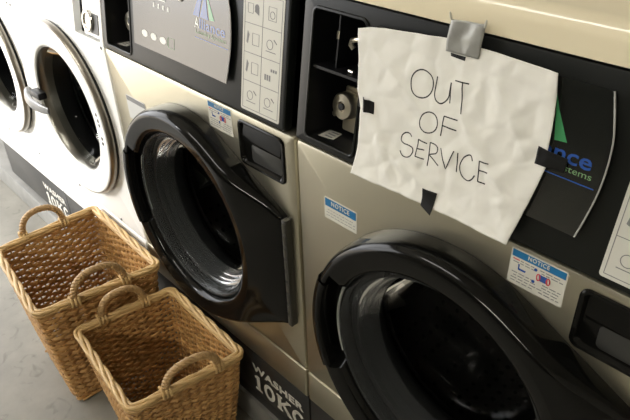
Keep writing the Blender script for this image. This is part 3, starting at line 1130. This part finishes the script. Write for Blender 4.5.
# ------------------------------------------------------------------ paper sign
TOP = [(0.1298, 0.2128), (0.1538, 0.219), (0.1773, 0.2224), (0.2207, 0.2261), (0.2843, 0.2319), (0.3644, 0.2293), (0.4345, 0.2256)]
RIGHT = [(0.4345, 0.2256), (0.4403, 0.1961), (0.4449, 0.1616), (0.4454, 0.137), (0.4487, 0.1152), (0.4419, 0.0768), (0.4333, 0.0354), (0.4265, -0.0001)]
BOT = [(0.1503, -0.0041), (0.1964, -0.0031), (0.2452, 0.0), (0.2915, 0.0001), (0.3347, 0.0015), (0.3678, 0.0009), (0.3993, 0.0004), (0.4265, -0.0001)]
LEFT = [(0.1298, 0.2128), (0.1366, 0.1686), (0.1413, 0.1251), (0.1512, 0.1004), (0.1548, 0.0508), (0.1503, -0.0041)]
STROKES = [
 ('O',[(0.2607,0.1836),(0.2658,0.1812),(0.2698,0.1772),(0.2724,0.1721),(0.2733,0.1664),(0.2724,0.1605),(0.2698,0.1551),(0.2657,0.1506),(0.2605,0.1475),(0.2547,0.1462),(0.2488,0.1467),(0.2435,0.1492),(0.2394,0.1532),(0.2367,0.1585),(0.2359,0.1644),(0.237,0.1705),(0.2398,0.1759),(0.244,0.1803),(0.2493,0.1832),(0.255,0.1843),(0.2607,0.1836)]),
 ('U',[(0.2765,0.1809),(0.277,0.1705),(0.2773,0.1603),(0.2787,0.1547),(0.2822,0.1499),(0.2886,0.148),(0.2941,0.151),(0.2987,0.1581),(0.2999,0.1683),(0.2995,0.1791),(0.3006,0.1702),(0.3016,0.1603),(0.3026,0.1521)]),
 ('T',[(0.3046,0.1829),(0.3149,0.1832),(0.3253,0.1838)]),
 ('T',[(0.3162,0.183),(0.3182,0.1701),(0.3201,0.1572),(0.3223,0.1436)]),
 ('O',[(0.2802,0.1317),(0.2842,0.13),(0.2873,0.1271),(0.2893,0.1233),(0.29,0.1189),(0.2893,0.1144),(0.2873,0.1101),(0.2841,0.1065),(0.28,0.1039),(0.2755,0.1027),(0.271,0.1029),(0.2669,0.1046),(0.2637,0.1075),(0.2617,0.1114),(0.261,0.1159),(0.2618,0.1206),(0.264,0.1249),(0.2673,0.1284),(0.2713,0.1308),(0.2758,0.132),(0.2802,0.1317)]),
 ('F',[(0.2985,0.1337),(0.298,0.1198),(0.2975,0.1054)]),
 ('F',[(0.2985,0.1337),(0.3088,0.134),(0.3197,0.1341)]),
 ('F',[(0.2984,0.1205),(0.3095,0.1201),(0.3203,0.1201)]),
 ('S',[(0.2512,0.0885),(0.2473,0.0922),(0.2399,0.0912),(0.2345,0.0853),(0.2343,0.078),(0.2397,0.0753),(0.2483,0.0756),(0.2562,0.0738),(0.2579,0.0681),(0.2544,0.0609),(0.2475,0.0568),(0.2398,0.0571),(0.2344,0.0622)]),
 ('E',[(0.2785,0.0878),(0.2712,0.0884),(0.2637,0.0892),(0.2635,0.0764),(0.2634,0.0641),(0.2708,0.0643),(0.278,0.0646)]),
 ('E',[(0.2637,0.0755),(0.2698,0.0763),(0.2755,0.077)]),
 ('R',[(0.2829,0.091),(0.2842,0.0748),(0.2853,0.0574)]),
 ('R',[(0.2829,0.091),(0.2921,0.0907),(0.297,0.0864),(0.2955,0.0792),(0.2844,0.074),(0.2936,0.069),(0.3028,0.0639)]),
 ('V',[(0.3013,0.0894),(0.3072,0.0768),(0.3139,0.0632),(0.319,0.0785),(0.3232,0.0928)]),
 ('I',[(0.3294,0.0925),(0.3304,0.0793),(0.3316,0.0654)]),
 ('C',[(0.3522,0.089),(0.3494,0.0947),(0.3448,0.0947),(0.3386,0.0891),(0.3355,0.0803),(0.3357,0.0727),(0.3389,0.0652),(0.3441,0.0608),(0.3509,0.06),(0.3564,0.0646),(0.3599,0.0716)]),
 ('E',[(0.3765,0.0941),(0.3695,0.094),(0.3633,0.0936),(0.3645,0.0801),(0.3658,0.0654),(0.3712,0.0657),(0.3771,0.066)]),
 ('E',[(0.3654,0.081),(0.3716,0.0817),(0.378,0.0824)]),
]


def poly_at(pl, t):
    ls = [math.hypot(b[0] - a[0], b[1] - a[1]) for a, b in zip(pl, pl[1:])]
    s = t * sum(ls)
    for (a, b, l) in zip(pl, pl[1:], ls):
        if s <= l or b is pl[-1]:
            q = min(s / l, 1.0)
            return Vector((a[0] + (b[0] - a[0]) * q, a[1] + (b[1] - a[1]) * q))
        s -= l


def ridged(p):
    return 1.0 - abs(noise.noise(p)) * 2.0


def paper_w(u, v):
    w = 0.0102
    w += 0.0016 * ridged(Vector((u * 13, v * 13, 1.7))) * 0.5
    w += 0.0016 * ridged(Vector((u * 30 + 3, v * 24, 5.1))) * 0.5
    w += 0.0013 * noise.noise(Vector((u * 42, v * 45, 9.3)))
    w += 0.0002 * noise.noise(Vector((u * 110, v * 95, 2.3)))
    dd = noise.voronoi(Vector((u * 26, v * 24, 0.35 + .6 * noise.noise(Vector((u * 15, v * 15, 7))))))[0]
    w += 0.0036 * min(dd[1] - dd[0], .5) + 0.0010 * dd[0]
    # creases
    for (ax, ay, bx, by, h) in ((.15, .20, .26, .13, .0022), (.20, .06, .30, .02, .0025), (.36, .20, .42, .12, .0022), (.33, .13, .42, .05, .0026), (.17, .10, .22, .02, .002), (.40, .05, .425, .01, .002)):
        dx, dy = bx - ax, by - ay
        L = math.hypot(dx, dy)
        t = ((u - ax) * dx + (v - ay) * dy) / (L * L)
        dist = abs((u - ax) * dy - (v - ay) * dx) / L
        if -0.15 < t < 1.15:
            w += 1.2 * h * max(0, 1 - dist / .014) * min(1, (t + .15) * 5, (1.15 - t) * 5)
    # curl at the lower right corner and lower edge
    if v < 0.03:
        w += 0.004 * ((0.03 - v) / 0.03) ** 2
    return max(w, 0.0100)


sign = thing('paper_sign', 'crumpled white paper reading OUT OF SERVICE taped over the washer console', 'sign', (0, 0, 0))
base = K(0.29, 0.0, 0.008)
sign.location = base
PF = lambda u, v, w: K(u, v, w) - base
bm = bmesh.new()
NU, NV = 120, 90
grid = []
c00, c10, c01, c11 = Vector(BOT[0]), Vector(BOT[-1]), Vector(LEFT[0]), Vector(TOP[-1])
Lr, Rr_ = list(reversed(LEFT)), list(reversed(RIGHT))
for i in range(NU + 1):
    row = []
    s = i / NU
    for j in range(NV + 1):
        t = j / NV
        p = poly_at(BOT, s) * (1 - t) + poly_at(TOP, s) * t + poly_at(Lr, t) * (1 - s) + poly_at(Rr_, t) * s
        p -= c00 * (1 - s) * (1 - t) + c10 * s * (1 - t) + c01 * (1 - s) * t + c11 * s * t
        row.append(bm.verts.new(PF(p.x, p.y, paper_w(p.x, p.y))))
    grid.append(row)
for i in range(NU):
    for j in range(NV):
        bm.faces.new((grid[i][j], grid[i + 1][j], grid[i + 1][j + 1], grid[i][j + 1]))
sh = new_obj('sheet', bm, PAPER, sign, angle=180)
md = sh.modifiers.new('thickness', 'SOLIDIFY')
md.thickness = 0.0004
md.offset = -1
# handwriting, one mesh per word
n_w = Vector((0, -math.cos(TILT), math.sin(TILT)))
words = {'word_out': STROKES[:4], 'word_of': STROKES[4:8], 'word_service': STROKES[8:]}
for wn, sts in words.items():
    bm = bmesh.new()
    for ch, pts in sts:
        dense = []
        m = len(pts)
        for i in range(m - 1):                       # Catmull-Rom for round letters
            p0, p1, p2, p3 = (Vector(pts[max(i - 1, 0)]), Vector(pts[i]), Vector(pts[i + 1]), Vector(pts[min(i + 2, m - 1)]))
            for k in range(5):
                t = k / 5
                if ch in 'OUSC' or (ch == 'R' and len(pts) > 5 and i < 3):
                    q = 0.5 * ((2 * p1) + (p2 - p0) * t + (2 * p0 - 5 * p1 + 4 * p2 - p3) * t * t + (3 * p1 - p0 - 3 * p2 + p3) * t ** 3)
                else:
                    q = p1.lerp(p2, t)
                dense.append(q)
        dense.append(Vector(pts[-1]))
        rr = [0.00092 * (1 + 0.18 * noise.noise(Vector((q.x * 150, q.y * 150, 0)))) for q in dense]
        add_tube(bm, [PF(q.x, q.y, paper_w(q.x, q.y) + .0005) for q in dense], rr, 6, flat=(n_w, .35))
    new_obj(wn, bm, MARKER, sign)


def tape(name, outline, label, m, wfun, group, thick=0.0007, n=14):
    """tape strip: outline given as 4 corners TL, TR, BR, BL in the console plane, wfun(s, t) its stand-off"""
    TL, TR, BR, BL = [Vector(p) for p in outline]
    c = (TL + TR + BR + BL) / 4
    b = K(c.x, c.y, 0.010)
    bm = bmesh.new()
    g = []
    for i in range(n + 1):
        r = []
        for j in range(n + 1):
            s, t = i / n, j / n
            p = (TL * (1 - s) + TR * s) * (1 - t) + (BL * (1 - s) + BR * s) * t
            r.append(bm.verts.new(K(p.x, p.y, wfun(s, t, p.x, p.y)) - b))
        g.append(r)
    for i in range(n):
        for j in range(n):
            bm.faces.new((g[i][j], g[i][j + 1], g[i + 1][j + 1], g[i + 1][j]))
    o = new_obj(name, bm, m, None, angle=180)
    o.location = b
    md = o.modifiers.new('thickness', 'SOLIDIFY')
    md.thickness = thick
    tag(o, label, 'tape', group)
    return o


G = 'tape strips holding the paper sign'


def on_paper(u, v, extra=.0012):
    return paper_w(u, v) + extra


tape('tape_strip', [(.1370, .1196), (.1775, .1172), (.1790, .0995), (.1400, .0990)], 'short black tape strip at the left edge of the paper beside the coin box', BLACKTAPE,
     lambda s, t, u, v: (on_paper(u, v) + .006 * math.exp(-((s - .62) / .10) ** 2)) if s > .45 else max(.004, on_paper(u, v) * (s / .45) + .0045 * (1 - s / .45)), G)
tape('tape_strip', [(.2857, .0240), (.3095, .0247), (.3083, -.0085), (.2880, -.0015)], 'black tape strip at the lower edge of the paper under the writing', BLACKTAPE,
     lambda s, t, u, v: on_paper(u, v, .0016), G)
tape('tape_strip', [(.4333, .1380), (.4709, .1340), (.4711, .1170), (.4339, .1161)], 'black tape strip at the right edge of the paper over the logo', BLACKTAPE,
     lambda s, t, u, v: (on_paper(u, v, .0015) if u < .446 else max(.0105, on_paper(.446, v, .0015) - (u - .446) * .12)), G)
tape('tape_strip', [(.2906, .2152), (.3132, .2150), (.3132, .2100), (.2913, .2112)], 'narrow black tape end showing beneath the silver tape', BLACKTAPE,
     lambda s, t, u, v: on_paper(u, v, .0012), G)


def silver_w(s, t, u, v):
    w = .0165 + .0012 * math.sin(9 * s + 2 * t) + .0008 * noise.noise(Vector((u * 160, v * 120, 3)))
    if t > .55:
        w = max(on_paper(u, v, .0022), w - (t - .55) * .006)
    return w


tape('tape_strip', [(.2850, .2560), (.3350, .2590), (.3320, .2168), (.2838, .2160)], 'wide silver duct tape over the top edge of the paper', SILVERTAPE, silver_w, G)
st_ = [o for o in COL.objects if o.get('label', '').startswith('wide silver duct tape')][0]
b_ = st_.location
for u_, l_ in ((.2862, -.0015), (.3345, .0030)):
    bm = bmesh.new()
    add_tube(bm, [K(u_, .2555, .0172) - b_, K(u_ + l_ * .5, .2605, .0195) - b_, K(u_ + l_, .2650, .0215) - b_], [.0016, .0018, .0007], 8)
    cc = new_obj('curled_corner', bm, LABELW, st_)
    cc['label'] = 'pale curled tape corner'


# ------------------------------------------------------------------ wicker baskets


def quad_loop(corners, r, n_per):
    """rounded quadrilateral sampled evenly; corners in order"""
    pts = []
    C = [Vector(c) for c in corners]
    m = len(C)
    for i in range(m):
        p, c, q = C[i - 1], C[i], C[(i + 1) % m]
        a = c + (p - c).normalized() * r
        b = c + (q - c).normalized() * r
        for k in range(7):
            t = k / 6
            pts.append(a * (1 - t) ** 2 + c * 2 * t * (1 - t) + b * t * t)
    # resample
    L = [0]
    for i in range(len(pts)):
        L.append(L[-1] + (pts[(i + 1) % len(pts)] - pts[i]).length)
    out = []
    j = 0
    for k in range(n_per):
        s = L[-1] * k / n_per
        while L[j + 1] < s:
            j += 1
        t = (s - L[j]) / max(L[j + 1] - L[j], 1e-9)
        out.append(pts[j].lerp(pts[(j + 1) % len(pts)], t))
    return out


def basket(label, rim, bot, h, seed, handles, pitch=.0108, stake_gap=.029, hh=.075):
    """rim, bot: corner lists (x, y) in world; h: rim height"""
    rnd = random.Random(seed)
    cx = sum(p[0] for p in bot) / 4
    cy = sum(p[1] for p in bot) / 4
    root = thing('wicker_basket', label, 'basket', (cx, cy, 0), 0, 'laundry baskets')
    rim = [(x - cx, y - cy) for x, y in rim]
    bot = [(x - cx, y - cy) for x, y in bot]
    per = sum((Vector(rim[i]) - Vector(rim[i - 1])).length for i in range(4))
    ns = int(round(per / stake_gap / 2)) * 2
    sub = 4
    N = ns * sub
    R3 = quad_loop(rim, .020, N)
    B3 = quad_loop(bot, .020, N)
    z_lo = 0.006

    def at(i, t):
        p = B3[i % N].lerp(R3[i % N], t)
        # slight belly
        k = 1 + 0.018 * math.sin(math.pi * t)
        return Vector((p.x * k, p.y * k, z_lo + (h - z_lo) * t))

    def outn(i, t):
        a, b = at(i - 1, t), at(i + 1, t)
        d = (b - a).normalized()
        nv = Vector((d.y, -d.x, 0))
        c = at(i, t)
        if nv.dot(Vector((c.x, c.y, 0))) < 0:
            nv = -nv
        return nv
    side = bmesh.new()
    rows = int(h / pitch)
    for k in range(rows):
        t = (k + .5) / rows
        amp = .0046
        pts = []
        for i in range(N):
            ph = math.pi * (i / sub) + math.pi * k
            wob = .0010 * noise.noise(Vector((i * .13, k * 1.7, seed)))
            p = at(i, t + wob / h * 2) + outn(i, t) * (amp * math.sin(ph + math.pi / 2) + wob)
            pts.append(p)
        # flattened willow weaver
        rr = pitch * .58
        vsr = []
        for i in range(N):
            nv = outn(i, t)
            ring = []
            for a in range(6):
                an = 2 * math.pi * a / 6
                ring.append(side.verts.new(pts[i] + nv * (.0032 * math.cos(an)) + Vector((0, 0, rr * math.sin(an)))))
            vsr.append(ring)
        # split the row into willow lengths so the tone changes along it
        brk = rnd.randrange(N)
        for i in range(N):
            a, b = vsr[i], vsr[(i + 1) % N]
            for q in range(6):
                side.faces.new((a[q], a[(q + 1) % 6], b[(q + 1) % 6], b[q]))
    for s in range(ns):
        i = s * sub
        add_tube(side, [at(i, t) for t in (0, .25, .5, .75, 1.0)], .0030, 6)
    new_obj('woven_body', side, WICKER, root, angle=60)
    # woven base
    bm = bmesh.new()
    x0, x1 = min(p.x for p in B3), max(p.x for p in B3)
    y0, y1 = min(p.y for p in B3), max(p.y for p in B3)

    def inside_span(y):
        xs = []
        for i in range(N):
            a, b = B3[i], B3[(i + 1) % N]
            if (a.y - y) * (b.y - y) < 0:
                xs.append(a.x + (b.x - a.x) * (y - a.y) / (b.y - a.y))
        return (min(xs), max(xs)) if len(xs) > 1 else None
    y = y0 + .006
    k = 0
    while y < y1 - .004:
        sp = inside_span(y)
        if sp:
            m = 24
            add_tube(bm, [Vector((sp[0] + (sp[1] - sp[0]) * q / m, y, .010 + .003 * math.sin(q * math.pi / 2 + k * math.pi))) for q in range(m + 1)], .0042, 6)
        y += .0088
        k += 1
    for q in range(7):
        x = x0 + (x1 - x0) * (q + .5) / 7
        add_tube(bm, [Vector((x, y0 + .008, .0095)), Vector((x, y1 - .008, .0095))], .004, 6)
    new_obj('base', bm, WICKER, root, angle=60)
    # braided rim: strands wound about the rim line
    bm = bmesh.new()
    NR = N * 2
    RL = quad_loop(rim, .018, NR)
    step = per / NR
    for st in range(3):
        pts = []
        for i in range(NR):
            c = RL[i]
            a, b = RL[i - 1], RL[(i + 1) % NR]
            d = (b - a).normalized()
            nv = Vector((d.y, -d.x, 0))
            if nv.dot(Vector((c.x, c.y, 0))) < 0:
                nv = -nv
            turns = round(per / .19)
            ph = 2 * math.pi * turns * i / NR + st * 2 * math.pi / 3
            pts.append(Vector((c.x, c.y, h + .002)) + nv * (.0064 * math.cos(ph) + .002) + Vector((0, 0, .0024 * math.sin(ph))))
        add_tube(bm, pts, .0054, 7, closed=True)
    # two straight rods under the braid
    for off, dz in ((.007, -.008), (-.005, -.006)):
        pts = []
        for i in range(NR):
            c = RL[i]
            a, b = RL[i - 1], RL[(i + 1) % NR]
            d = (b - a).normalized()
            nv = Vector((d.y, -d.x, 0))
            if nv.dot(Vector((c.x, c.y, 0))) < 0:
                nv = -nv
            pts.append(Vector((c.x, c.y, h + dz)) + nv * off)
        add_tube(bm, pts, .0045, 6, closed=True)
    new_obj('rim', bm, WICKERL, root, angle=60)
    # twisted handles
    for (p, q, lean) in handles:
        P = Vector((p[0] - cx, p[1] - cy, h))
        Q = Vector((q[0] - cx, q[1] - cy, h))
        mid = (P + Q) / 2
        ax = (Q - P) / 2
        up = Vector((lean, 0, 1)).normalized()
        m = 70
        path = []
        for i in range(m + 1):
            a = math.pi * i / m
            cc, ss = math.cos(a), math.sin(a)
            cc = math.copysign(abs(cc) ** .85, cc)
            path.append(mid - ax * cc + up * (hh * ss ** .85 if ss > 0 else 0) + Vector((0, 0, -.018 if i in (0, m) else 0)))
        bm = bmesh.new()
        for st in range(3):
            pts = []
            for i, c in enumerate(path):
                t = (path[min(i + 1, m)] - path[max(i - 1, 0)]).normalized()
                side_v = ax.normalized().cross(up).normalized()
                b2 = t.cross(side_v).normalized()
                ph = 2 * math.pi * 7.5 * i / m + st * 2 * math.pi / 3
                pts.append(c + side_v * (.0048 * math.cos(ph)) + b2 * (.0048 * math.sin(ph)))
            add_tube(bm, pts, .0052, 8)
        hd = new_obj('handle', bm, WICKERH, root, angle=60)
        # binding where the handle meets the rim
        for c in (P, Q):
            bm = bmesh.new()
            for j in range(3):
                o = ax.normalized() * ((j - 1) * .009)
                pts = []
                sv = ax.normalized().cross(Vector((0, 0, 1))).normalized()
                for a in range(14):
                    an = 2 * math.pi * a / 14
                    pts.append(c + o + sv * (.015 * math.cos(an)) + Vector((0, 0, .001 + .0135 * math.sin(an))))
                add_tube(bm, pts, .0036, 6, closed=True)
            new_obj('binding', bm, WICKERL, hd, angle=60)
    return root


def scaled(c, k, dx=0, dy=0):
    cx = sum(p[0] for p in c) / 4
    cy = sum(p[1] for p in c) / 4
    return [(cx + (x - cx) * k + dx, cy + (y - cy) * k + dy) for x, y in c]


# corners: back left, back right, front right, front left
big = [(-.981, -.020), (-.580, -.030), (-.625, -.356), (-.970, -.326)]
basket('larger wicker laundry basket beside the white washer, behind the small basket', big, scaled(big, .78, .010, -.004), .38, 3,
       [((-.992, -.240), (-.978, -.121), .10), ((-.605, -.262), (-.590, -.125), .05)])
small = [(-.531, -.028), (-.203, -.036), (-.243, -.316), (-.564, -.290)]
basket('smaller wicker laundry basket nearest the camera, in front of the steel washer', small, scaled(small, .78), .32, 8,
       [((-.560, -.222), (-.543, -.105), .0), ((-.232, -.232), (-.212, -.100), .10)], pitch=.0092, stake_gap=.025, hh=.066)
